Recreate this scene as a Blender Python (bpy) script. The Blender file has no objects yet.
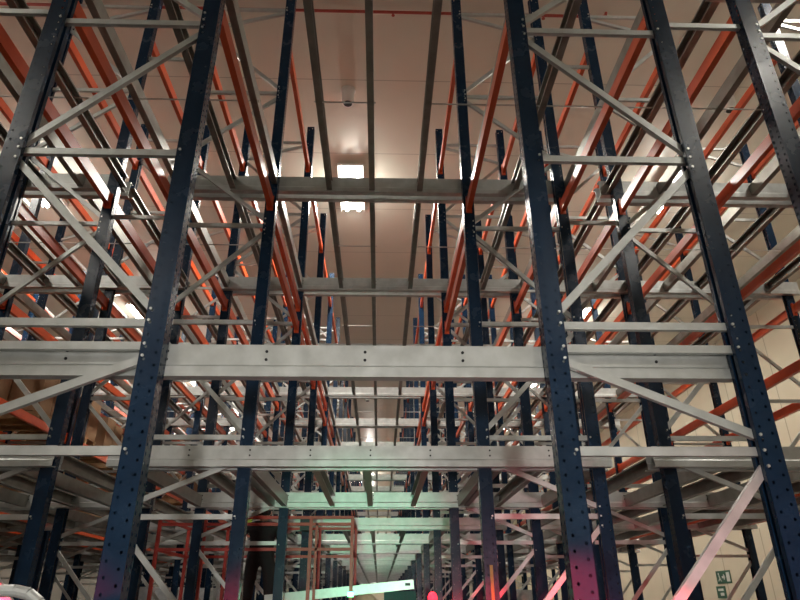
import bpy, bmesh, math, random
from mathutils import Vector, Matrix
random.seed(4)
C = bpy.context.scene.collection
PI = math.pi
EYE = 1.6            # eye height above the floor; heights below are measured from the eye and lifted by EYE
D1, BAY = 3.433, 2.8
NB = 20
def Y(k): return D1 + (k - 1) * BAY
TOP = 7.78
CEIL = 9.3

# ------------------------------------------------------------------ materials
def mat(name, col, rough=.5, metal=0., noise=None, spec=None, bump=None, coat=0.):
    m = bpy.data.materials.new(name); m.use_nodes = True
    nt = m.node_tree; b = nt.nodes['Principled BSDF']
    b.inputs['Base Color'].default_value = (*col, 1)
    b.inputs['Roughness'].default_value = rough
    b.inputs['Metallic'].default_value = metal
    if coat: b.inputs['Coat Weight'].default_value = coat; b.inputs['Coat Roughness'].default_value = .12
    if spec is not None: b.inputs['Specular IOR Level'].default_value = spec
    if noise:
        sc, amt, col2 = noise
        tc = nt.nodes.new('ShaderNodeTexCoord'); n = nt.nodes.new('ShaderNodeTexNoise')
        n.inputs['Scale'].default_value = sc; n.inputs['Detail'].default_value = 6
        r = nt.nodes.new('ShaderNodeValToRGB'); r.color_ramp.elements[0].position = .35; r.color_ramp.elements[1].position = .68
        r.color_ramp.elements[0].color = (*col, 1); r.color_ramp.elements[1].color = (*col2, 1)
        nt.links.new(tc.outputs['Object'], n.inputs['Vector']); nt.links.new(n.outputs['Fac'], r.inputs['Fac'])
        nt.links.new(r.outputs['Color'], b.inputs['Base Color'])
        mr = nt.nodes.new('ShaderNodeMapRange'); mr.inputs['To Min'].default_value = max(.05, rough - amt); mr.inputs['To Max'].default_value = min(1, rough + amt)
        nt.links.new(n.outputs['Fac'], mr.inputs['Value']); nt.links.new(mr.outputs['Result'], b.inputs['Roughness'])
        if bump:
            bp = nt.nodes.new('ShaderNodeBump'); bp.inputs['Strength'].default_value = bump; bp.inputs['Distance'].default_value = .01
            nt.links.new(n.outputs['Fac'], bp.inputs['Height']); nt.links.new(bp.outputs['Normal'], b.inputs['Normal'])
    return m
def emis(name, col, s):
    m = bpy.data.materials.new(name); m.use_nodes = True
    b = m.node_tree.nodes['Principled BSDF']
    b.inputs['Base Color'].default_value = (*col, 1)
    b.inputs['Emission Color'].default_value = (*col, 1); b.inputs['Emission Strength'].default_value = s
    return m
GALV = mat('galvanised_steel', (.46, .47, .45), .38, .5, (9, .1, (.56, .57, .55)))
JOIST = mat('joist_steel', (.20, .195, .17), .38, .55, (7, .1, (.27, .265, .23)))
BLUE = mat('navy_powder_coat', (.005, .018, .042), .26, 0, (6, .06, (.007, .024, .054)), spec=.32)
ORANGE = mat('orange_powder_coat', (.64, .08, .017), .33, 0, (5, .06, (.72, .105, .024)), coat=.06)
DARK = mat('dark_bolt_steel', (.02, .02, .022), .45, .6)
BOLT = mat('zinc_bolt', (.75, .75, .73), .3, .7)
RED = mat('red_lift_paint', (.42, .03, .015), .45, 0, (8, .08, (.34, .028, .015)))
PIPE = mat('red_pipe_paint', (.38, .05, .03), .45)
BLACKC = mat('black_cloth', (.006, .006, .007), .85)
SKIN = mat('skin', (.45, .25, .17), .5)
HIVIS = mat('yellow_green_glove_fabric', (.30, .45, .03), .7)
TEAL = mat('teal_painted_metal', (.0, .12, .09), .5)
BEIGE = mat('beige_tarpaulin', (.55, .45, .30), .8, 0, (3, .05, (.48, .39, .26)), bump=.4)
WRAP = mat('white_stretch_wrap', (.75, .77, .78), .25, 0, (14, .1, (.6, .62, .63)), bump=.5)
WOOD = mat('pallet_wood', (.42, .27, .14), .8, 0, (9, .08, (.33, .2, .1)))
CARTON = mat('brown_cardboard', (.33, .2, .11), .8, 0, (4, .05, (.28, .17, .09)))
RUBBER = mat('black_rubber', (.012, .012, .012), .8)
SENSOR = mat('white_sensor_plastic', (.8, .8, .77), .5)
LAMPB = mat('white_lamp_housing', (.8, .8, .78), .4)
TUBE = emis('lit_tube', (1, .96, .88), 60)
REDL = emis('lit_red_lens', (1, .02, .04), 4)
GREENL = emis('painted_green_glow', (.1, 1, .4), 10)
YELLOW = mat('painted_reflection', (.22, .2, .03), .5)
SIGNG = mat('green_sign', (.012, .07, .04), .4)
SIGNW = mat('white_sign_mark', (.45, .47, .42), .5)

def panel_mat(name, col, col2, sx, sy, seamx, seamy, axis, rough=.6):
    # large sheets with thin seams running both ways
    m = bpy.data.materials.new(name); m.use_nodes = True
    nt = m.node_tree; b = nt.nodes['Principled BSDF']; N = nt.nodes.new; L = nt.links.new
    tc = N('ShaderNodeTexCoord'); sp = N('ShaderNodeSeparateXYZ'); L(tc.outputs['Object'], sp.inputs['Vector'])
    def seam(out, size, w, off):
        a = N('ShaderNodeMath'); a.operation = 'ADD'; a.inputs[1].default_value = 1000 + off; L(out, a.inputs[0])
        d = N('ShaderNodeMath'); d.operation = 'MODULO'; d.inputs[1].default_value = size; L(a.outputs[0], d.inputs[0])
        c = N('ShaderNodeMath'); c.operation = 'LESS_THAN'; c.inputs[1].default_value = w; L(d.outputs[0], c.inputs[0])
        return c.outputs[0]
    s1 = seam(sp.outputs[axis[0]], sx, seamx, 0); s2 = seam(sp.outputs[axis[1]], sy, seamy, .9)
    mx = N('ShaderNodeMath'); mx.operation = 'MAXIMUM'; L(s1, mx.inputs[0]); L(s2, mx.inputs[1])
    n = N('ShaderNodeTexNoise'); n.inputs['Scale'].default_value = .9; n.inputs['Detail'].default_value = 8
    L(tc.outputs['Object'], n.inputs['Vector'])
    r = N('ShaderNodeValToRGB'); r.color_ramp.elements[0].color = (*col, 1); r.color_ramp.elements[1].color = (*col2, 1)
    r.color_ramp.elements[0].position = .3; r.color_ramp.elements[1].position = .7
    L(n.outputs['Fac'], r.inputs['Fac'])
    mix = N('ShaderNodeMixRGB'); mix.inputs['Color2'].default_value = (col[0]*.62, col[1]*.62, col[2]*.62, 1)
    L(mx.outputs[0], mix.inputs['Fac']); L(r.outputs['Color'], mix.inputs['Color1']); L(mix.outputs['Color'], b.inputs['Base Color'])
    b.inputs['Roughness'].default_value = rough
    return m
CEILM = panel_mat('ceiling_panels', (.66, .645, .555), (.70, .68, .59), 400, 2.25, .0, .02, (0, 1), .38)
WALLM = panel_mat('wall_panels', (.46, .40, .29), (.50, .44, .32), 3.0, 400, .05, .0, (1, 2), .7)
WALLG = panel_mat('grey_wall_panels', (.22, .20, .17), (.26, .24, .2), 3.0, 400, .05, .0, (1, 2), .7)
FLOORM = mat('concrete_floor', (.10, .10, .095), .35, 0, (1.2, .12, (.14, .135, .125)))

# ------------------------------------------------------------------ mesh helpers
def basis(p0, p1, up):
    d = (p1 - p0).normalized(); u = up - d * up.dot(d)
    if u.length < 1e-5: u = Vector((1, 0, 0)) - d * d.x
    u.normalize(); v = d.cross(u)
    return d, u, v
class MB:
    def __init__(s): s.v = []; s.f = []; s.m = []
    def ext(s, pts, p0, p1, up=(0, 0, 1), mi=0, caps=True):
        # sweep the closed outline pts (side, up) from p0 to p1
        p0 = Vector(p0); p1 = Vector(p1); d, u, v = basis(p0, p1, Vector(up)); v = -v
        n = len(pts); b = len(s.v)
        for p in (p0, p1):
            for a, c in pts: s.v.append(p + v * a + u * c)
        for i in range(n):
            j = (i + 1) % n; s.f.append((b+i, b+j, b+n+j, b+n+i)); s.m.append(mi)
        if caps:
            s.f.append(tuple(b+i for i in reversed(range(n)))); s.m.append(mi)
            s.f.append(tuple(b+n+i for i in range(n))); s.m.append(mi)
        return s
    def bar(s, p0, p1, w, h, up=(0, 0, 1), mi=0):
        return s.ext([(-w/2, -h/2), (w/2, -h/2), (w/2, h/2), (-w/2, h/2)], p0, p1, up, mi)
    def box(s, x0, x1, y0, y1, z0, z1, mi=0):
        return s.ext([(-(x1-x0)/2, z0), ((x1-x0)/2, z0), ((x1-x0)/2, z1), (-(x1-x0)/2, z1)], ((x0+x1)/2, y0, 0), ((x0+x1)/2, y1, 0), mi=mi)
    def tube(s, p0, p1, r, n=10, mi=0, r2=None):
        p0 = Vector(p0); p1 = Vector(p1); d, u, v = basis(p0, p1, Vector((0, 0, 1))); b = len(s.v)
        for p, q in ((p0, r), (p1, r if r2 is None else r2)):
            for i in range(n):
                a = 2*PI*i/n; s.v.append(p + u*math.cos(a)*q + v*math.sin(a)*q)
        for i in range(n):
            j = (i+1) % n; s.f.append((b+i, b+j, b+n+j, b+n+i)); s.m.append(mi)
        s.f.append(tuple(b+i for i in reversed(range(n)))); s.m.append(mi)
        s.f.append(tuple(b+n+i for i in range(n))); s.m.append(mi)
        return s
    def path(s, pts, r, n=8, mi=0):
        for a, b in zip(pts[:-1], pts[1:]): s.tube(a, b, r, n, mi)
        return s
    def mesh(s, name, mats):
        me = bpy.data.meshes.new(name); me.from_pydata([tuple(v) for v in s.v], [], s.f)
        for m in (mats if isinstance(mats, (list, tuple)) else [mats]): me.materials.append(m)
        for p, i in zip(me.polygons, s.m): p.material_index = i
        bm = bmesh.new(); bm.from_mesh(me); bmesh.ops.recalc_face_normals(bm, faces=bm.faces); bm.to_mesh(me); bm.free()
        return me
def link(name, me, parent=None, loc=(0, 0, 0)):
    o = bpy.data.objects.new(name, me); C.objects.link(o); o.location = loc
    if parent: o.parent = parent
    return o
def tag(o, label, cat, group=None, kind=None):
    o['label'] = label; o['category'] = cat
    if group: o['group'] = group
    if kind: o['kind'] = kind
    return o
def copy_tree(o, parent=None):
    c = o.copy(); C.objects.link(c)
    if parent: c.parent = parent
    for ch in o.children: copy_tree(ch, c)
    return c
def chan(b, f, t, lip=0, flip=1):
    # C-section: web of height b, flanges f, thickness t; the web is at side 0
    if lip: p = [(0,0),(f,0),(f,lip),(f-t,lip),(f-t,t),(t,t),(t,b-t),(f-t,b-t),(f-t,b-lip),(f,b-lip),(f,b),(0,b)]
    else: p = [(0,0),(f,0),(f,t),(t,t),(t,b-t),(f,b-t),(f,b),(0,b)]
    return [(x*flip, y-b/2) for x, y in p]

ORD = ['nearest', 'second', 'third', 'fourth', 'fifth', 'sixth', 'seventh', 'eighth', 'ninth', 'tenth', 'eleventh', 'twelfth', 'thirteenth',
       'fourteenth', 'fifteenth', 'sixteenth', 'seventeenth', 'eighteenth', 'nineteenth', 'twentieth', 'twenty-first', 'twenty-second',
       'twenty-third', 'twenty-fourth', 'twenty-fifth', 'twenty-sixth', 'twenty-seventh', 'twenty-eighth', 'twenty-ninth', 'thirtieth']

# ------------------------------------------------------------------ rack lines: (inner x, outer x, name)
R = [(1.156, 2.262, 'rack right of the central aisle', 1),
     (2.965, 4.065, 'second rack right of the aisle', 1),
     (5.62, 6.72, 'far right rack near the wall', 1),
     (-1.156, -2.285, 'rack left of the central aisle', -1),
     (-3.01, -4.12, 'second rack left of the aisle', -1),
     (-5.66, -6.76, 'third rack left of the aisle', -1),
     (-7.46, -8.56, 'fourth rack left of the aisle', -1), (-10.1, -11.2, 'farthest left rack', -1)]
UW, UD = .124, .10      # upright: width across (x) and along the aisle (y)

# ---- upright: folded section with pierced webs, origin at its foot centre; the pierced aisle web is on the -x side
def pierced(mb, x0, x1, z0, z1, cell, hx, r, place, skip=1):
    # strip of plate x0..x1 by z0..z1 with a round hole in each cell at hx
    n = int((z1 - z0) / cell)
    for k in range(n):
        a = z0 + k*cell; b = a + cell if k < n-1 else z1
        hc = (a + cell/2)
        N = 8; b0 = len(mb.v)
        cs = [(x0, a), ((x0+x1)/2, a), (x1, a), (x1, hc), (x1, b), ((x0+x1)/2, b), (x0, b), (x0, hc)]
        an = [-3*PI/4, -PI/2, -PI/4, 0, PI/4, PI/2, 3*PI/4, PI]
        for c in cs: mb.v.append(place(*c))
        for t in an: mb.v.append(place(hx + math.cos(t)*r, hc + math.sin(t)*r*1.25))
        for i in range(N):
            j = (i+1) % N; mb.f.append((b0+i, b0+j, b0+N+j, b0+N+i)); mb.m.append(0)
def upright_mesh(detail=True):
    mb = MB(); H = TOP + EYE; w = UW/2; d = UD/2; t = .003
    if detail:
        # flanges facing -y and +y, two staggered hole rows each
        for sy in (-1, 1):
            pierced(mb, -w, 0, 0, H, .075, -w*.52, .0075, lambda x, z, sy=sy: Vector((x, sy*d, z)))
            pierced(mb, 0, w, .0375, H-.0375, .075, w*.52, .0075, lambda x, z, sy=sy: Vector((x, sy*d, z)))
            mb.f.append((len(mb.v), len(mb.v)+1, len(mb.v)+2, len(mb.v)+3)); mb.m.append(0)
            mb.v += [Vector((0, sy*d, 0)), Vector((w, sy*d, 0)), Vector((w, sy*d, .0375)), Vector((0, sy*d, .0375))]
            mb.f.append((len(mb.v), len(mb.v)+1, len(mb.v)+2, len(mb.v)+3)); mb.m.append(0)
            mb.v += [Vector((0, sy*d, H-.0375)), Vector((w, sy*d, H-.0375)), Vector((w, sy*d, H)), Vector((0, sy*d, H))]
        # aisle web with slots and a rolled groove
        pierced(mb, -d, -d*.25, 0, H, .05, -d*.6, .009, lambda y, z: Vector((-w, y, z)))
        pierced(mb, d*.25, d, 0, H, .05, d*.6, .009, lambda y, z: Vector((-w, y, z)))
        mb.ext([(-.0125, 0), (.0125, 0), (.0125, .008), (-.0125, .008)], (-w, 0, 0), (-w, 0, H), up=(1, 0, 0))
        # back lips on the open side
        for sy in (-1, 1):
            mb.box(w-t, w, min(sy*d, sy*d*.35), max(sy*d, sy*d*.35), 0, H)
            mb.box(w-.022, w-t, min(sy*d*.35, sy*d*.35+t), max(sy*d*.35, sy*d*.35+t), 0, H)
    else:
        mb.ext([(-w, -d), (w, -d), (w, -d*.4), (w-.01, -d*.4), (w-.01, -d+.01), (-w+.01, -d+.01), (-w+.01, d-.01), (w-.01, d-.01), (w-.01, d*.4), (w, d*.4), (w, d), (-w, d)],
               (0, 0, 0), (0, 0, H), up=(0, 1, 0))
    return mb
up_hi = {1: upright_mesh().mesh('upright', BLUE)}
def mirrored(me, name):
    m = me.copy(); m.name = name
    bm = bmesh.new(); bm.from_mesh(m)
    for v in bm.verts: v.co.x *= -1
    bmesh.ops.reverse_faces(bm, faces=bm.faces); bm.to_mesh(m); bm.free(); return m
up_hi[-1] = mirrored(up_hi[1], 'upright')
foot_me = MB().box(-.09, .09, -.075, .075, 0, .008).box(-.03, .03, -.045, .045, .008, .05).mesh('foot_plate', BLUE)

HZ = [7.45, 5.93, 3.93, 2.72, 1.487, 1.342, .745, -.5, -1.42]
# (start node at inner/outer, height) chain
CH = [('i', -1.38, 'o', -1.38+.62), ('o', -.72, 'i', -.53), ('i', -.46, 'o', .66), ('o', .83, 'i', 1.27), ('i', 1.56, 'o', 2.64), ('o', 2.79, 'i', 3.85), ('i', 4.0, 'o', 4.86), ('o', 4.95, 'i', 5.86), ('i', 6.0, 'o', 7.0), ('o', 7.05, 'i', 7.4)]
CH = CH[2:]
HB = .048
def brace_geo(kind, W, sgn, data):
    # in frame space: inner upright at x=0, outer at x=sgn*W, braces lie between the upright flanges
    mb = MB(); e = UW/2 - .028
    if kind == 'h':
        z = data + EYE
        xs = sorted((sgn*e, sgn*(W-e)))
        mb.ext(chan(HB, .032, .003, .009), (xs[0], -.018, z), (xs[1], -.018, z))
    else:
        a, za, b, zb = data
        xa = sgn*(e if a == 'i' else W-e); xb = sgn*(e if b == 'i' else W-e)
        if xa > xb: xa, xb, za, zb = xb, xa, zb, za
        mb.ext(chan(HB, .032, .003, .009), (xa, -.018, za+EYE), (xb, -.018, zb+EYE))
    return mb
def bolts_of(kind, W, sgn, data):
    e = UW/2 - .022
    if kind == 'h': return [(sgn*e, data+EYE), (sgn*(W-e), data+EYE)]
    a, za, b, zb = data
    return [(sgn*(e if a == 'i' else W-e), za+EYE), (sgn*(e if b == 'i' else W-e), zb+EYE)]
bolt_me = MB().tube((0, -UD/2-.009, 0), (0, -UD/2+.002, 0), .009, 6).mesh('bolt', BOLT)

def frame_root(x, k, desc):
    r = bpy.data.objects.new('rack_truss', None); C.objects.link(r); r.location = (x, Y(k), 0); r.empty_display_size = .2
    tag(r, 'navy braced upright frame, %s back in the %s' % (ORD[k-1], desc), 'rack frame', 'navy rack frames')
    return r
NEAR = 8
for (xi, xo, desc, sgn) in R:
    W = abs(xo - xi)
    hm = [brace_geo('h', W, sgn, z).mesh('horizontal_brace', GALV) for z in HZ]
    dm = [brace_geo('d', W, sgn, c).mesh('diagonal_brace', GALV) for c in CH]
    far = upright_mesh(False); n = len(far.v)
    o2 = upright_mesh(False); b = len(far.v)
    for v in o2.v: far.v.append(Vector((-v.x + W, v.y, v.z)))
    far.f += [tuple(i+b for i in f) for f in o2.f]; far.m += o2.m
    def addb(g):
        b = len(far.v)
        for v in g.v: far.v.append(Vector((v.x*sgn, v.y, v.z)))
        far.f.extend([tuple(i+b for i in f) for f in g.f]); far.m.extend([1]*len(g.f))
    for z in HZ: addb(brace_geo('h', W, sgn, z))
    for c in CH: addb(brace_geo('d', W, sgn, c))
    fm = far.mesh('rack_truss', [BLUE, GALV])
    if sgn < 0: fm = mirrored(fm, 'rack_truss')
    for k in range(1, NB+1):
        if k <= NEAR:
            r = frame_root(xi, k, desc)
            link('upright', up_hi[sgn], r); link('upright', up_hi[-sgn], r, (sgn*W, 0, 0))
            link('foot_plate', foot_me, r); link('foot_plate', foot_me, r, (sgn*W, 0, 0))
            for z, me in zip(HZ, hm):
                h = link('horizontal_brace', me, r)
                if k <= 2:
                    for (bx, bz) in bolts_of('h', W, sgn, z): link('bolt', bolt_me, h, (bx, 0, bz))
            for c, me in zip(CH, dm):
                h = link('diagonal_brace', me, r)
                if k <= 2:
                    for (bx, bz) in bolts_of('d', W, sgn, c): link('bolt', bolt_me, h, (bx, 0, bz))
        else:
            o = link('rack_truss', fm, None, (xi, Y(k), 0))
            tag(o, 'navy braced upright frame, %s back in the %s' % (ORD[k-1], desc), 'rack frame', 'navy rack frames')

# ------------------------------------------------------------------ orange pallet beams
BL = BAY - UD - .002
# box beam with a stepped inner shoulder, origin at its middle
def beam_mb(s=1):
    mb = MB(); w = .028; h = .07
    prof = [(-w, -h), (w, -h), (w, h-.022), (w-.02, h-.022), (w-.02, h), (-w, h)]
    return mb.ext([(a*s, b) for a, b in prof], (0, -BL/2, 0), (0, BL/2, 0))
beam_me = beam_mb().mesh('rack_rail', ORANGE)
conn_me = MB().box(-.034, .034, -.003, .003, -.11, .09).box(-.034, -.028, -.05, .003, -.11, .09).mesh('end_connector', ORANGE)
lists = []
LV = {}
for ri, (xi, xo, desc, sgn) in enumerate(R):
    for side, x in (('aisle side', xi), ('rear side', xo)):
        lv = [(4.22, 'middle level'), (6.88, 'top level')]
        if ri in (0, 3) and side == 'aisle side': lv.append((3.86, 'lower pair level'))
        if ri in (2, 5, 6, 7): lv += [(2.8, 'low level'), (1.32, 'bottom level')]
        for z, ln in lv:
            for k in range(1, NB):
                if ln in ('lower pair level', 'top level') and k == 1: continue
                xx = x + (sgn*.0)
                d = math.hypot(xx, Y(k) + 1.4)
                lists.append((d + (4 if z > 6 else 0), xx, z, k, ln, side, desc))
lists.sort(key=lambda t: t[0])
stuff = MB()
for n, (d, x, z, k, ln, side, desc) in enumerate(lists):
    yc = Y(k) + BAY/2
    if n < 300:
        o = link('rack_rail', beam_me, None, (x, yc, z + EYE))
        if n >= 130: pass
        else:
            link('end_connector', conn_me, o, (0, -BL/2+.003, 0)); c = link('end_connector', conn_me, o, (0, BL/2-.003, 0))
        tag(o, 'orange beam, %s, %s bay, %s of %s' % (ln, ORD[k-1], side, desc), 'pallet beam', 'orange pallet beams')
    else:
        stuff.bar((x, yc-BL/2, z+EYE), (x, yc+BL/2, z+EYE), .052, .124)
tag(link('rack_rails', stuff.mesh('rack_rails', ORANGE)), 'distant orange pallet beams deep in the racks towards the far wall', 'pallet beams', kind='stuff')

# ------------------------------------------------------------------ galvanised tier beams running across
MODS = [(-2.43, 2.38, 'across the central aisle'), (2.79, 6.86, 'across the right-hand racks'), (-7.0, -2.93, 'across the left-hand racks'), (-11.4, -7.1, 'across the far left racks')]
GRID = [-2.965 if i == -5 else .05 + .575*i for i in range(-19, 12)]
def tier_profile(h, s):
    # sigma web: flat above, lower lip stands forward; s=-1 faces the camera side
    f = .062; t = .003
    front = [(0, h), (0, .072), (.012, .060), (.012, 0)]
    back = [(-f, 0), (-f, .014), (-f+t, .014), (-f+t, t), (.012-t, t), (.012-t, .060), (-t, .072), (-t, h-t), (-f+t, h-t), (-f+t, h-.014), (-f, h-.014), (-f, h)]
    return [(a*s, b) for a, b in front + back]
tb_cache = {}
hole_me = MB().tube((0, -.004, 0), (0, .002, 0), .009, 8).mesh('bolt', DARK)
def tier_beam(x0, x1, y, z, h, s, label, bolts):
    key = (round(x1-x0, 3), h, s)
    if key not in tb_cache:
        tb_cache[key] = MB().ext(tier_profile(h, s), (0, 0, 0), (x1-x0, 0, 0)).mesh('crossbeam', GALV)
    o = link('crossbeam', tb_cache[key], None, (x0, y, z))
    tag(o, label, 'cross beam', 'galvanised tier beams')
    if bolts:
        for g in GRID:
            if x0 + .08 < g < x1 - .08:
                for dz in (.105, .155): link('bolt', hole_me, o, (g - x0, -.001, dz))
T1, T2 = 1.185 + EYE, 4.462 + EYE
H1, H2 = .198, .215
for k in range(1, NB+1):
    for (x0, x1, where) in MODS:
        for tz, th, tn in ((T1, H1, 'lower tier'), (T2, H2, 'upper tier')):
            if k == 1:
                tier_beam(x0, x1, Y(1)+UD/2+.013, tz, th, -1, 'galvanised %s beam %s, on the nearest frames' % (tn, where), tn == 'lower tier')
            elif k == 2 and tn == 'upper tier':
                tier_beam(x0, x1, Y(k)+UD/2+.013, tz, th, -1, 'galvanised upper tier beam %s, front of pair, second row' % where, False)
                tier_beam(x0, x1, Y(k)+UD/2+.165, tz, th, -1, 'galvanised upper tier beam %s, rear of pair, second row' % where, False)
            else:
                tier_beam(x0, x1, Y(k)-UD/2-.064, tz, th, -1, 'galvanised %s beam %s, front of %s row' % (tn, where, ORD[k-1]), k <= 3)
                if k <= 14:
                    tier_beam(x0, x1, Y(k)+UD/2+.013, tz, th, -1, 'galvanised %s beam %s, rear of %s row' % (tn, where, ORD[k-1]), False)

# ------------------------------------------------------------------ joists
J = []
JH = .145
for k in range(1, NB):
    y0 = Y(k) + UD/2 + .076; y1 = Y(k+1) - UD/2 - .065
    u0, u1 = y0, y1
    if k == 1: u1 = Y(2) + UD/2 + .012
    if k == 2: u0 = Y(2) + UD/2 + .228
    for gi, g in enumerate(GRID):
        if g < -11.2 or g > 6.8 or abs(g + 7.05) < .1: continue
        J.append((math.hypot(g, Y(k)) , g, T2+.022+JH/2, u0, u1, k, 'upper tier', gi))
        if k >= 2 and not (k == 3 and -2.45 < g < 2.4): J.append((math.hypot(g, Y(k)) + 2, g, T1+.014+JH/2-.005, y0, y1, k, 'lower tier', gi))
    for g in (-1.27, 1.28):
        if k in (2, 4, 5): J.append((abs(g) + Y(k) + 2, g, T1+.014+JH/2-.005, y0, y1, k, 'lower tier', 99))
J.sort(key=lambda t: t[0])
jm = {}
def jmesh(s, jlen):
    key = (s, round(jlen, 3))
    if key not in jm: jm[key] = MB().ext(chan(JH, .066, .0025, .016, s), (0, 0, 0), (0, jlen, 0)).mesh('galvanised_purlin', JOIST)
    return jm[key]
mid = 19
stuff = MB()
for n, (d, g, z, y0, y1, k, tn, gi) in enumerate(J):
    s = (1 if g < .3 else -1) * (1 if (gi - 19) % 2 == 0 else -1)
    if n < 300:
        o = link('galvanised_purlin', jmesh(s, y1-y0), None, (g, y0, z))
        if gi == 99: pos = 'doubled up beside the %s aisle upright' % ('left' if g < 0 else 'right')
        elif gi == mid: pos = 'over the middle of the aisle'
        else: pos = '%s one %s of the aisle middle' % ('first' if abs(gi-mid) == 1 else ORD[abs(gi-mid)-1], 'left' if gi < mid else 'right')
        tag(o, 'galvanised %s joist in the %s bay, %s' % (tn, ORD[k-1], pos), 'joist', 'galvanised floor joists')
    else:
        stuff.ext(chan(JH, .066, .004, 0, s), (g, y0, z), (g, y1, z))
tag(link('galvanised_purlins', stuff.mesh('galvanised_purlins', JOIST)), 'distant galvanised floor joists deep in both tiers', 'joists', kind='stuff')

# bridging rods half way along each bay
for k in range(1, NB-6):
    for a, b, w in ((-.525, .05, 'over the aisle left half'), (.625, 6.3, 'over the right racks'), (-8.5, -1.1, 'over the left racks')):
        o = link('bridging_rod', MB().tube((a-.02, 0, 0), (b+.02, 0, 0), .008, 6).mesh('bridging_rod', GALV), None, (0, Y(k)+BAY/2, T2+.04))
        tag(o, 'thin bright rod through the upper joists, %s bay, %s' % (ORD[k-1], w), 'rod', 'bridging rods')
# row spacers between back-to-back racks
for k in range(1, 10):
    for a, b, w in ((2.262, 2.965, 'right'), (-3.01, -2.285, 'left'), (-7.46, -6.76, 'far left')):
        for z in (4.03, 6.5):
            o = link('row_spacer', MB().ext(chan(.045, .03, .003), (a+UW/2, -.01, 0), (b-UW/2, -.01, 0)).mesh('row_spacer', GALV), None, (0, Y(k), z+EYE))
            tag(o, 'short galvanised spacer joining the %s back-to-back racks, %s row, %s' % (w, ORD[k-1], 'high up' if z > 5 else 'at mid height'), 'row spacer', 'row spacers')

# ------------------------------------------------------------------ building shell
XL, XR, YB, YF = -18.0, 13.4, -14.0, 66.0
def shell(name, mb, m):
    o = link(name, mb.mesh(name, m)); o['kind'] = 'structure'; return o
shell('floor', MB().box(XL-.2, XR+.2, YB-.2, YF+.2, -.2, 0), FLOORM)
shell('ceiling', MB().box(XL-.2, XR+.2, YB-.2, YF+.2, CEIL+EYE, CEIL+EYE+.2), CEILM)
shell('wall_right', MB().box(XR, XR+.2, YB-.2, YF+.2, 0, CEIL+EYE), WALLM)
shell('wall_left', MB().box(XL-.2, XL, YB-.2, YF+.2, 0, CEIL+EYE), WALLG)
shell('wall_front', MB().box(XL, XR, YF, YF+.2, 0, CEIL+EYE), WALLM)
shell('wall_back', MB().box(XL, XR, YB-.2, YB, 0, CEIL+EYE), WALLM)

# ------------------------------------------------------------------ ceiling things
LX = [(-.6, 'over the central aisle'), (7.15, 'on the right'), (-8.1, 'on the left')]
LAMP = 5.1
house = MB().box(-.3, .3, -.9, .9, .05, .11).box(-.3, -.285, -.9, .9, -.02, .05).box(.285, .3, -.9, .9, -.02, .05).mesh('housing', LAMPB)
tube_me = MB().tube((0, -.85, 0), (0, .85, 0), .04, 10).mesh('tube', TUBE)
rod_me = MB().tube((0, 0, .11), (0, 0, .25), .012, 6).mesh('hanger', LAMPB)
for i in range(-2, 8):
    for lx, ln in LX:
        y = LAMP + i*7.6
        if y > 62 or (lx == -.6 and (y < 10 or 14 < y < 42)): continue
        r = bpy.data.objects.new('ceiling_lamp', None); C.objects.link(r); r.location = (lx, y, CEIL+EYE-.25)
        tag(r, 'white twin-tube ceiling lamp, %s, %s counting from behind the viewpoint' % (ln, ORD[i+2]), 'ceiling lamp', 'ceiling lamps')
        link('housing', house, r)
        for dx in (-.15, .15): link('tube', tube_me, r, (dx, 0, 0))
        for dy in (-.6, .6): link('hanger', rod_me, r, (0, dy, 0))
        ld = bpy.data.lights.new('lamp_light', 'AREA'); ld.shape = 'RECTANGLE'; ld.size = .5; ld.size_y = 1.7
        ld.energy = 420 if i >= 1 else (200 if i == 0 else 60); ld.color = (1, .95, .86); ld.spread = PI
        lo = bpy.data.objects.new('lamp_light', ld); C.objects.link(lo); lo.parent = r; lo.location = (0, 0, -.06)
        lu = bpy.data.lights.new('lamp_glow', 'POINT'); lu.energy = 100 if i >= 1 else 45; lu.color = (1, .95, .86); lu.shadow_soft_size = .12
        uo = bpy.data.objects.new('lamp_glow', lu); C.objects.link(uo); uo.parent = r; uo.location = (0, 0, -.35)
# sprinkler pipe
zp = CEIL + EYE - .10
pp = MB().tube((-12, 7.68, zp), (3.95, 7.68, zp), .027, 10).path([(3.95, 7.68, zp), (4.0, 7.68, zp+.03), (4.02, 7.68, zp+.1)], .027)
po = link('sprinkler_pipe', pp.mesh('sprinkler_pipe', PIPE)); tag(po, 'thin red sprinkler pipe running across under the ceiling', 'pipe')
for x in (-10, -7.5, -5, -2.4, .3, 2.9):
    link('sprinkler_head', MB().tube((x, 7.68, zp-.07), (x, 7.68, zp-.02), .014, 8).tube((x, 7.68, zp-.08), (x, 7.68, zp-.07), .03, 8).mesh('sprinkler_head', PIPE), po)
for x, y, w in ((-.56, 9.65, 'above the central aisle, before the lamp'), (7.15, 9.65, 'at upper right between the racks'), (-.5, 30, 'far down the central aisle')):
    r = bpy.data.objects.new('smoke_detector', None); C.objects.link(r); r.location = (x, y, CEIL+EYE)
    tag(r, 'white round ceiling sensor ' + w, 'smoke detector', 'ceiling sensors')
    link('mounting_plate', MB().tube((0, 0, -.03), (0, 0, 0), .15, 20).mesh('mounting_plate', SENSOR), r)
    link('body', MB().tube((0, 0, -.34), (0, 0, -.03), .12, 20, r2=.13).mesh('body', SENSOR), r)
    link('lens', MB().tube((0, 0, -.345), (0, 0, -.34), .085, 20).mesh('lens', DARK), r)

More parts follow.
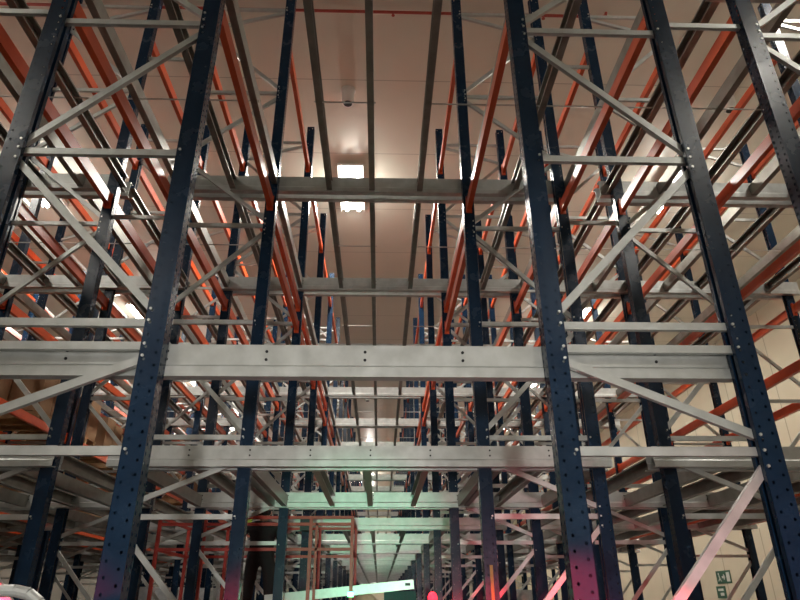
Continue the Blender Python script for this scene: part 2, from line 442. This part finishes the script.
# signs on the right wall
def sign(y, z, w, h, label, kind):
    r = link('wall_sign', MB().box(XR-.02, XR, y-w/2, y+w/2, z-h/2, z+h/2).mesh('wall_sign', SIGNG)); tag(r, label, 'sign', 'signs on the right wall')
    m = MB(); x0, x1 = XR-.024, XR-.02
    if kind:   # door panel, arrow and running figure
        m.box(x0, x1, y-w*.44, y-w*.22, z-h*.36, z+h*.36)
        m.bar((x0, y-w*.1, z), (x0, y+w*.1, z), .004, h*.16).bar((x0, y-w*.1, z), (x0, y-w*.02, z+h*.2), .004, h*.12).bar((x0, y-w*.1, z), (x0, y-w*.02, z-h*.2), .004, h*.12)
        m.tube((x0, y+w*.32, z+h*.27), (x1, y+w*.32, z+h*.27), h*.09, 10)
        m.bar((x0, y+w*.3, z+h*.16), (x0, y+w*.26, z-h*.08), .004, h*.13).bar((x0, y+w*.26, z-h*.08), (x0, y+w*.18, z-h*.32), .004, h*.09).bar((x0, y+w*.26, z-h*.08), (x0, y+w*.38, z-h*.3), .004, h*.09)
    else:
        m.box(x0, x1, y-w*.3, y+w*.3, z+h*.1, z+h*.3).box(x0, x1, y-w*.3, y+w*.1, z-h*.3, z-h*.05)
    link('pictogram', m.mesh('pictogram', SIGNW), r)
sign(26.2, 2.5, 1.1, .45, 'green emergency exit sign on the right wall, the upper and wider one', True)
sign(26.6, 1.98, .7, .42, 'small green sign under the exit sign on the right wall', False)

# ------------------------------------------------------------------ scissor lift standing between third and fourth frames
def rootobj(name, loc, label, cat, group=None):
    r = bpy.data.objects.new(name, None); C.objects.link(r); r.location = loc; tag(r, label, cat, group); return r
PF = EYE - .22        # platform floor
X0, X1, Y0, Y1 = -2.95, -.22, 9.42, 10.95
lift = rootobj('scissor_lift', ((X0+X1)/2, (Y0+Y1)/2, 0), 'red scissor lift with guard rails in the aisle left of centre', 'scissor lift')
ox, oy = -(X0+X1)/2, -(Y0+Y1)/2
def lp(name, mb, m=RED, parent=None):
    for i, v in enumerate(mb.v): mb.v[i] = v + Vector((ox, oy, 0))
    return link(name, mb.mesh(name, m), parent or lift)
lp('platform', MB().box(X0, X1, Y0, Y1, PF-.12, PF))
lp('toe_board', MB().box(X0, X1, Y0-.02, Y0, PF-.1, PF+.31-.1)); lp('toe_board', MB().box(X0, X1, Y1, Y1+.02, PF-.1, PF+.15))
for y in (Y0+.03, Y1-.03):
    for z in (1.12, 1.03, .70):
        if z == 1.03 and y > 10: continue
        lp('guard_rail', MB().bar((X0, y, EYE+z), (X1, y, EYE+z), .035, .04))
    for x in (X0+.02, -2.3, -.82, X1-.02):
        lp('rail_post', MB().bar((x, y, PF), (x, y, EYE+1.12), .045, .045, up=(1, 0, 0)))
for x in (X0+.02, X1-.02):
    for z in (1.12, .70): lp('guard_rail', MB().bar((x, Y0, EYE+z), (x, Y1, EYE+z), .035, .04))
lp('gate_post', MB().bar((-.74, Y0+.03, PF), (-.74, Y0+.03, EYE+1.04), .035, .035, up=(1, 0, 0)))
cb = lp('control_box', MB().box(-.98, -.82, Y0+.05, Y0+.2, EYE+.95, EYE+1.12), DARK)
lp('chassis', MB().box(X0+.15, X1-.15, Y0+.1, Y1-.1, .22, .52))
for y in (Y0+.2, Y1-.2):
    lp('scissor_arm', MB().bar((X0+.3, y, .55), (X1-.3, y, PF-.14), .05, .09)); lp('scissor_arm', MB().bar((X0+.3, y+.06, PF-.14), (X1-.3, y+.06, .55), .05, .09))
for x in (X0+.45, X1-.45):
    for y in (Y0+.08, Y1-.16): lp('wheel', MB().tube((x, y, .2), (x, y+.09, .2), .2, 20), RUBBER)
lens = lp('green_glow_patch', MB().box(X1-.06, X1+.02, Y0-.03, Y0+.0, EYE+.1, EYE+.16), GREENL)  # glowing patch stands in for green light falling on the corner post

# galvanised beam lying across the lift
gb = MB().ext(chan(.12, .05, .003, .012), (-1.42, 9.6, PF+.29), (.62, 9.52, EYE+.255))
lb = tag(link('loose_crossbeam', gb.mesh('loose_crossbeam', GALV)), 'loose galvanised beam lying tilted across the red lift and sticking out right', 'beam')
link('end_hole', MB().box(.50, .57, 9.512, 9.525, EYE+.235, EYE+.27).mesh('end_hole', DARK), lb)

# person on the lift
def skin_obj(name, verts, edges, radii, m, parent, sub=2):
    me = bpy.data.meshes.new(name); me.from_pydata(verts, edges, []); me.materials.append(m)
    o = link(name, me, parent)
    sk = o.modifiers.new('skin', 'SKIN'); sk.use_smooth_shade = True
    for i, r in enumerate(radii):
        v = me.skin_vertices[0].data[i]; v.radius = r if isinstance(r, tuple) else (r, r); v.use_root = (i == 0)
    ss = o.modifiers.new('sub', 'SUBSURF'); ss.levels = sub; ss.render_levels = sub
    return o
per = rootobj('person', (-1.62, 10.2, PF), 'person in black jacket and trousers on the red lift, reaching up with a yellow-green glove', 'person')
per.scale = (1.22, 1.1, .91)
V = [(0, 0, .95), (0, 0, 1.12), (0, .01, 1.30), (0, .0, 1.44), (0, -.01, 1.53),
     (-.18, 0, 1.42), (-.30, .06, 1.30), (-.24, .16, 1.36), (-.22, .2, 1.44),
     (.18, 0, 1.42), (.25, .03, 1.15), (.20, .16, .95), (.19, .20, .90),
     (-.10, 0, .90), (-.12, .03, .50), (-.12, 0, .10), (-.13, .12, .04),
     (.10, 0, .90), (.13, -.03, .50), (.14, -.05, .10), (.15, .07, .04)]
Ed = [(0,1),(1,2),(2,3),(3,4),(3,5),(5,6),(6,7),(7,8),(3,9),(9,10),(10,11),(11,12),(0,13),(13,14),(14,15),(15,16),(0,17),(17,18),(18,19),(19,20)]
Rd = [(.15,.12),(.15,.12),(.18,.13),(.13,.10),.055, .075,.055,.045,.04, .075,.055,.045,.04, .095,.07,.05,.045, .095,.07,.05,.045]
skin_obj('clothing', V, Ed, Rd, BLACKC, per)
def ball(mb, c, rx, ry, rz, n=14, m=10):
    b = len(mb.v)
    for j in range(m+1):
        t = PI*j/m
        for i in range(n):
            a = 2*PI*i/n; mb.v.append(Vector((c[0]+rx*math.sin(t)*math.cos(a), c[1]+ry*math.sin(t)*math.sin(a), c[2]+rz*math.cos(t))))
    for j in range(m):
        for i in range(n):
            k = (i+1) % n; mb.f.append((b+j*n+i, b+j*n+k, b+(j+1)*n+k, b+(j+1)*n+i)); mb.m.append(0)
    return mb
hd = ball(MB(), (0, .01, 1.645), .078, .095, .115)      # faces away (+y) towards the work
hd.bar((0, .09, 1.63), (0, .125, 1.61), .025, .04); ball(hd, (-.08, .01, 1.64), .012, .02, .032, 8, 6); ball(hd, (.08, .01, 1.64), .012, .02, .032, 8, 6)
ball(hd, (0, .0, 1.56), .05, .055, .07)
head = link('head', hd.mesh('head', SKIN), per)
for s in (-1, 1): link('eye', ball(MB(), (s*.03, .098, 1.655), .012, .008, .009, 8, 6).mesh('eye', DARK), head)
link('mouth', MB().box(-.025, .025, .092, .1, 1.588, 1.595).mesh('mouth', PIPE), head)
link('hair', ball(MB(), (0, -.008, 1.67), .088, .098, .108).mesh('hair', BLACKC), per)
def hand(wx, wy, wz, up, name):
    V = [(wx, wy, wz)]; E = []; Rr = [.026]
    V.append((wx, wy+.02, wz+.07*up)); E.append((0, 1)); Rr.append((.036, .024))
    for q, (dx, L) in enumerate(((-.027, .055), (-.009, .065), (.010, .06), (.028, .045))):
        i = len(V); V += [(wx+dx, wy+.03, wz+.10*up), (wx+dx, wy+.045, wz+(.10+L*.6)*up), (wx+dx, wy+.075, wz+(.10+L)*up)]; E += [(1, i), (i, i+1), (i+1, i+2)]; Rr += [.010, .009, .008]
    i = len(V); V += [(wx+.04, wy+.025, wz+.045*up), (wx+.055, wy+.045, wz+.075*up)]; E += [(0, i), (i, i+1)]; Rr += [.012, .009]
    skin_obj(name, V, E, Rr, HIVIS, per)
hand(-.22, .21, 1.45, 1, 'glove'); hand(.19, .21, .89, -1, 'glove')
for s, (x, y) in ((-1, (-.13, .03)), (1, (.15, -.02))):
    link('boot', ball(MB(), (x, y+.03, .045), .055, .145, .045).mesh('boot', RUBBER), per)

# red beacon on a post right of the aisle, teal container, beige bundle
bc = rootobj('warning_beacon', (1.0, 11.2, 0), 'glowing red warning beacon on a thin stand at the aisle right edge', 'beacon')
link('stand', MB().tube((0, 0, 0), (0, 0, 1.62), .02, 8).tube((0, 0, 0), (0, 0, .03), .18, 16).mesh('stand', DARK), bc)
link('lens', ball(MB(), (0, 0, 1.70), .075, .075, .09).mesh('lens', REDL), bc)
tc = rootobj('container', (.62, 16.5, 0), 'dark teal steel container standing in the aisle beyond the lift', 'container')
mb = MB().box(-.36, .36, -.5, .5, .1, 1.88)
for i in range(9): mb.box(-.34+i*.085, -.31+i*.085, -.515, -.5, .15, 1.83)
link('body', mb.mesh('body', TEAL), tc)
for x in (-.3, .3):
    for y in (-.4, .4): link('foot', MB().box(x-.05, x+.05, y-.05, y+.05, 0, .1).mesh('foot', DARK), tc)
bb = rootobj('covered_load', (-.15, 15.0, 0), 'rounded load under beige sheeting in the aisle left of the teal container', 'covered load')
dm = ball(MB(), (0, 0, 1.12), .42, .5, .72, 20, 14)
for i, v in enumerate(dm.v):
    if v.z < .9: dm.v[i] = Vector((math.copysign(min(abs(v.x)*1.3, .45), v.x), math.copysign(min(abs(v.y)*1.3, .55), v.y), max(v.z, .14)))
link('sheet', dm.mesh('sheet', BEIGE), bb)
def pallet(mb, w, d):
    for i in range(5): mb.box(-w/2+i*(w-.1)/4, -w/2+i*(w-.1)/4+.1, -d/2, d/2, .12, .14)
    for y in (-d/2+.05, 0, d/2-.05): mb.box(-w/2, w/2, y-.04, y+.04, 0, .12)
    return mb
link('pallet', pallet(MB(), .9, 1.0).mesh('pallet', WOOD), bb)

# bent galvanised hoop at lower left
hp = []
for i in range(13):
    a = PI*i/12; hp.append((-.62+.62*math.cos(PI-a)*1.0, 0, 1.35+.24*math.sin(a) if 0 < i < 12 else 1.35))
hb = rootobj('hoop_barrier', (-1.22, 2.95, 0), 'bent round galvanised hoop barrier at the lower left in front of the frames', 'barrier')
pts = [(-.7, 0, 0), (-.7, 0, 1.51)] + [(-.7+.15-.15*math.cos(a), 0, 1.51+.15*math.sin(a)) for a in (PI/8, PI/4, 3*PI/8, PI/2)]
pts += [(-.15-.0, 0, 1.66)] + [(-.15+.15*math.sin(a), 0, 1.51+.15*math.cos(a)) for a in (PI/8, PI/4, 3*PI/8, PI/2)] + [(0, 0, 0)]
link('tube', MB().path(pts, .024, 12).mesh('tube', GALV), hb)
for x in (-.7, 0): link('foot_plate', MB().box(x-.08, x+.08, -.08, .08, 0, .01).mesh('foot_plate', GALV), hb)

# wrapped pallet loads beyond the left racks and cartons in the far left racks
def wrapped(x, y, h, label, m=WRAP):
    r = rootobj('wrapped_pallet', (x, y, 0), label, 'pallet load', 'wrapped loads')
    link('pallet', pallet(MB(), 1.0, 1.0).mesh('pallet', WOOD), r)
    mb = MB()
    for i in range(2):
        for j in range(2): mb.box(-.48+i*.49, -.01+i*.49, -.48+j*.49, -.01+j*.49, .14, h - .07*((i+j) % 2))
    link('wrap', mb.mesh('wrap', m), r)
for i, (x, y, h) in enumerate(((-4.95, 19.5, 2.05), (-5.0, 16.6, 2.0), (-4.85, 22.6, 2.1), (-4.9, 25.4, 2.05), (4.9, 22.0, 2.0), (4.85, 25.2, 2.1))):
    wrapped(x, y, h, 'white stretch-wrapped pallet load on the floor of the %s side aisle, %s of its line' % ('left' if x < 0 else 'right', ORD[i if i < 4 else i-4]))
n = 0
for ri, xs in ((5, (-5.66, -6.76)), (6, (-7.46, -8.56))):
    for k in range(2, 8):
        for lz, ln in ((2.8+.062, 'low level'), (1.32+.062, 'bottom level')):
            for q in (0, 1):
                if random.random() < .35: continue
                x = sum(xs)/2; y = Y(k) + .75 + q*1.3; h = random.uniform(.55, .95)
                r = rootobj('carton_pallet', (x, y, lz+EYE), 'brown cartons, %s of %s, %s bay, %s half' % (ln, R[ri][2], ORD[k-1], 'near' if q == 0 else 'far'), 'pallet load', 'carton pallets')
                link('pallet', pallet(MB(), 1.14, .9).mesh('pallet', WOOD), r)
                for a in (-1, 1):
                    for b in (-1, 1): link('carton', MB().box(a*.28-.27, a*.28+.27, b*.22-.21, b*.22+.21, .14, .14+h*random.uniform(.75, 1)).mesh('carton', CARTON), r)
# bundle of uprights standing on the right
ub = rootobj('upright_bundle', (3.52, 10.6, 0), 'short bundle of spare navy uprights standing inside the second right rack', 'upright bundle')
for i, x in enumerate((-.17, 0, .17)):
    mbu = MB().ext([(-.07, -.05), (.07, -.05), (.07, -.02), (.06, -.02), (.06, -.04), (-.06, -.04), (-.06, .04), (.06, .04), (.06, .02), (.07, .02), (.07, .05), (-.07, .05)], (x, 0, 0), (x, 0, 2.52-.05*i), up=(0, 1, 0))
    link('spare_upright', mbu.mesh('spare_upright', BLUE), ub)
# yellow strip painting a yellow-green reflection on the second right aisle upright
yl = link('painted_reflection', MB().box(-.014, .014, -.004, 0, 0, .36).mesh('painted_reflection', YELLOW), None, (1.156, Y(2)-UD/2-.001, 1.56))
tag(yl, 'narrow yellow reflection painted on the second aisle-right upright', 'label')

# ------------------------------------------------------------------ invented white and coloured lamps, unseen, added near the viewpoint for their light
def spot(name, loc, tgt, col, e, ang, blend, label, r=.06):
    rt = rootobj('added_lamp', loc[:2] + (0,), label, 'work lamp', 'added work lamps')
    z = loc[2]; d = (Vector(tgt) - Vector(loc)).normalized()
    link('stand', MB().tube((0, 0, 0), (0, 0, z-.1), .02, 8).tube((0, 0, 0), (0, 0, .02), .15, 14).mesh('stand', DARK), rt)
    link('lamp_head', MB().tube(Vector((0, 0, z)) - d*.16, Vector((0, 0, z)) - d*.03, .08, 14).mesh('lamp_head', DARK), rt)
    ld = bpy.data.lights.new(name, 'SPOT'); ld.energy = e; ld.color = col; ld.spot_size = ang; ld.spot_blend = blend; ld.shadow_soft_size = r
    o = bpy.data.objects.new(name, ld); C.objects.link(o); o.location = (0, 0, z); o.parent = rt
    o.rotation_euler = d.to_track_quat('-Z', 'Y').to_euler()
spot('added_flood_light', (.3, -4.5, 1.2), (.2, 6, 1.75), (1, .97, .92), 1800, math.radians(44), .85, 'added unseen white floodlight on a stand well behind the viewpoint', .25)
spot('added_green_light', (-.1, -1.2, .6), (-.15, 12, 3.0), (.12, 1, .5), 1500, math.radians(17), .9, 'added unseen green lamp on a stand behind the viewpoint')
spot('added_red_light', (.6, -.5, 1.78), (1.38, 5, .78), (1, .01, .04), 5500, math.radians(23), .35, 'added unseen red lamp on a stand, right behind the viewpoint')
spot('added_red_light', (-3.4, 1.9, 1.75), (-.4, 5.3, .8), (1, .01, .05), 2200, math.radians(40), .35, 'added unseen red lamp on a stand, left of the viewpoint')
spot('added_pink_light', (2.0, -1.6, 1.0), (1.9, 12, 2.3), (1, .15, .25), 380, math.radians(22), .9, 'added unseen pink lamp on a stand, far right behind the viewpoint')

# ------------------------------------------------------------------ camera, world
cd = bpy.data.cameras.new('camera'); cam = bpy.data.objects.new('camera', cd); C.objects.link(cam)
cd.sensor_width = 36; cd.lens = 633.2/800*36; cd.clip_end = 200
cam.matrix_world = Matrix.Translation((.1449, 0, EYE)) @ Matrix.Rotation(-.0321, 4, 'Z') @ Matrix.Rotation(PI/2+.4486, 4, 'X') @ Matrix.Rotation(-.0054, 4, 'Z')
S = bpy.context.scene; S.camera = cam
w = bpy.data.worlds.new('world'); S.world = w; w.use_nodes = True
w.node_tree.nodes['Background'].inputs[0].default_value = (.5, .45, .4, 1); w.node_tree.nodes['Background'].inputs[1].default_value = .02
S.view_settings.view_transform = 'Standard'; S.view_settings.look = 'None'; S.view_settings.gamma = 1; S.view_settings.exposure = 0
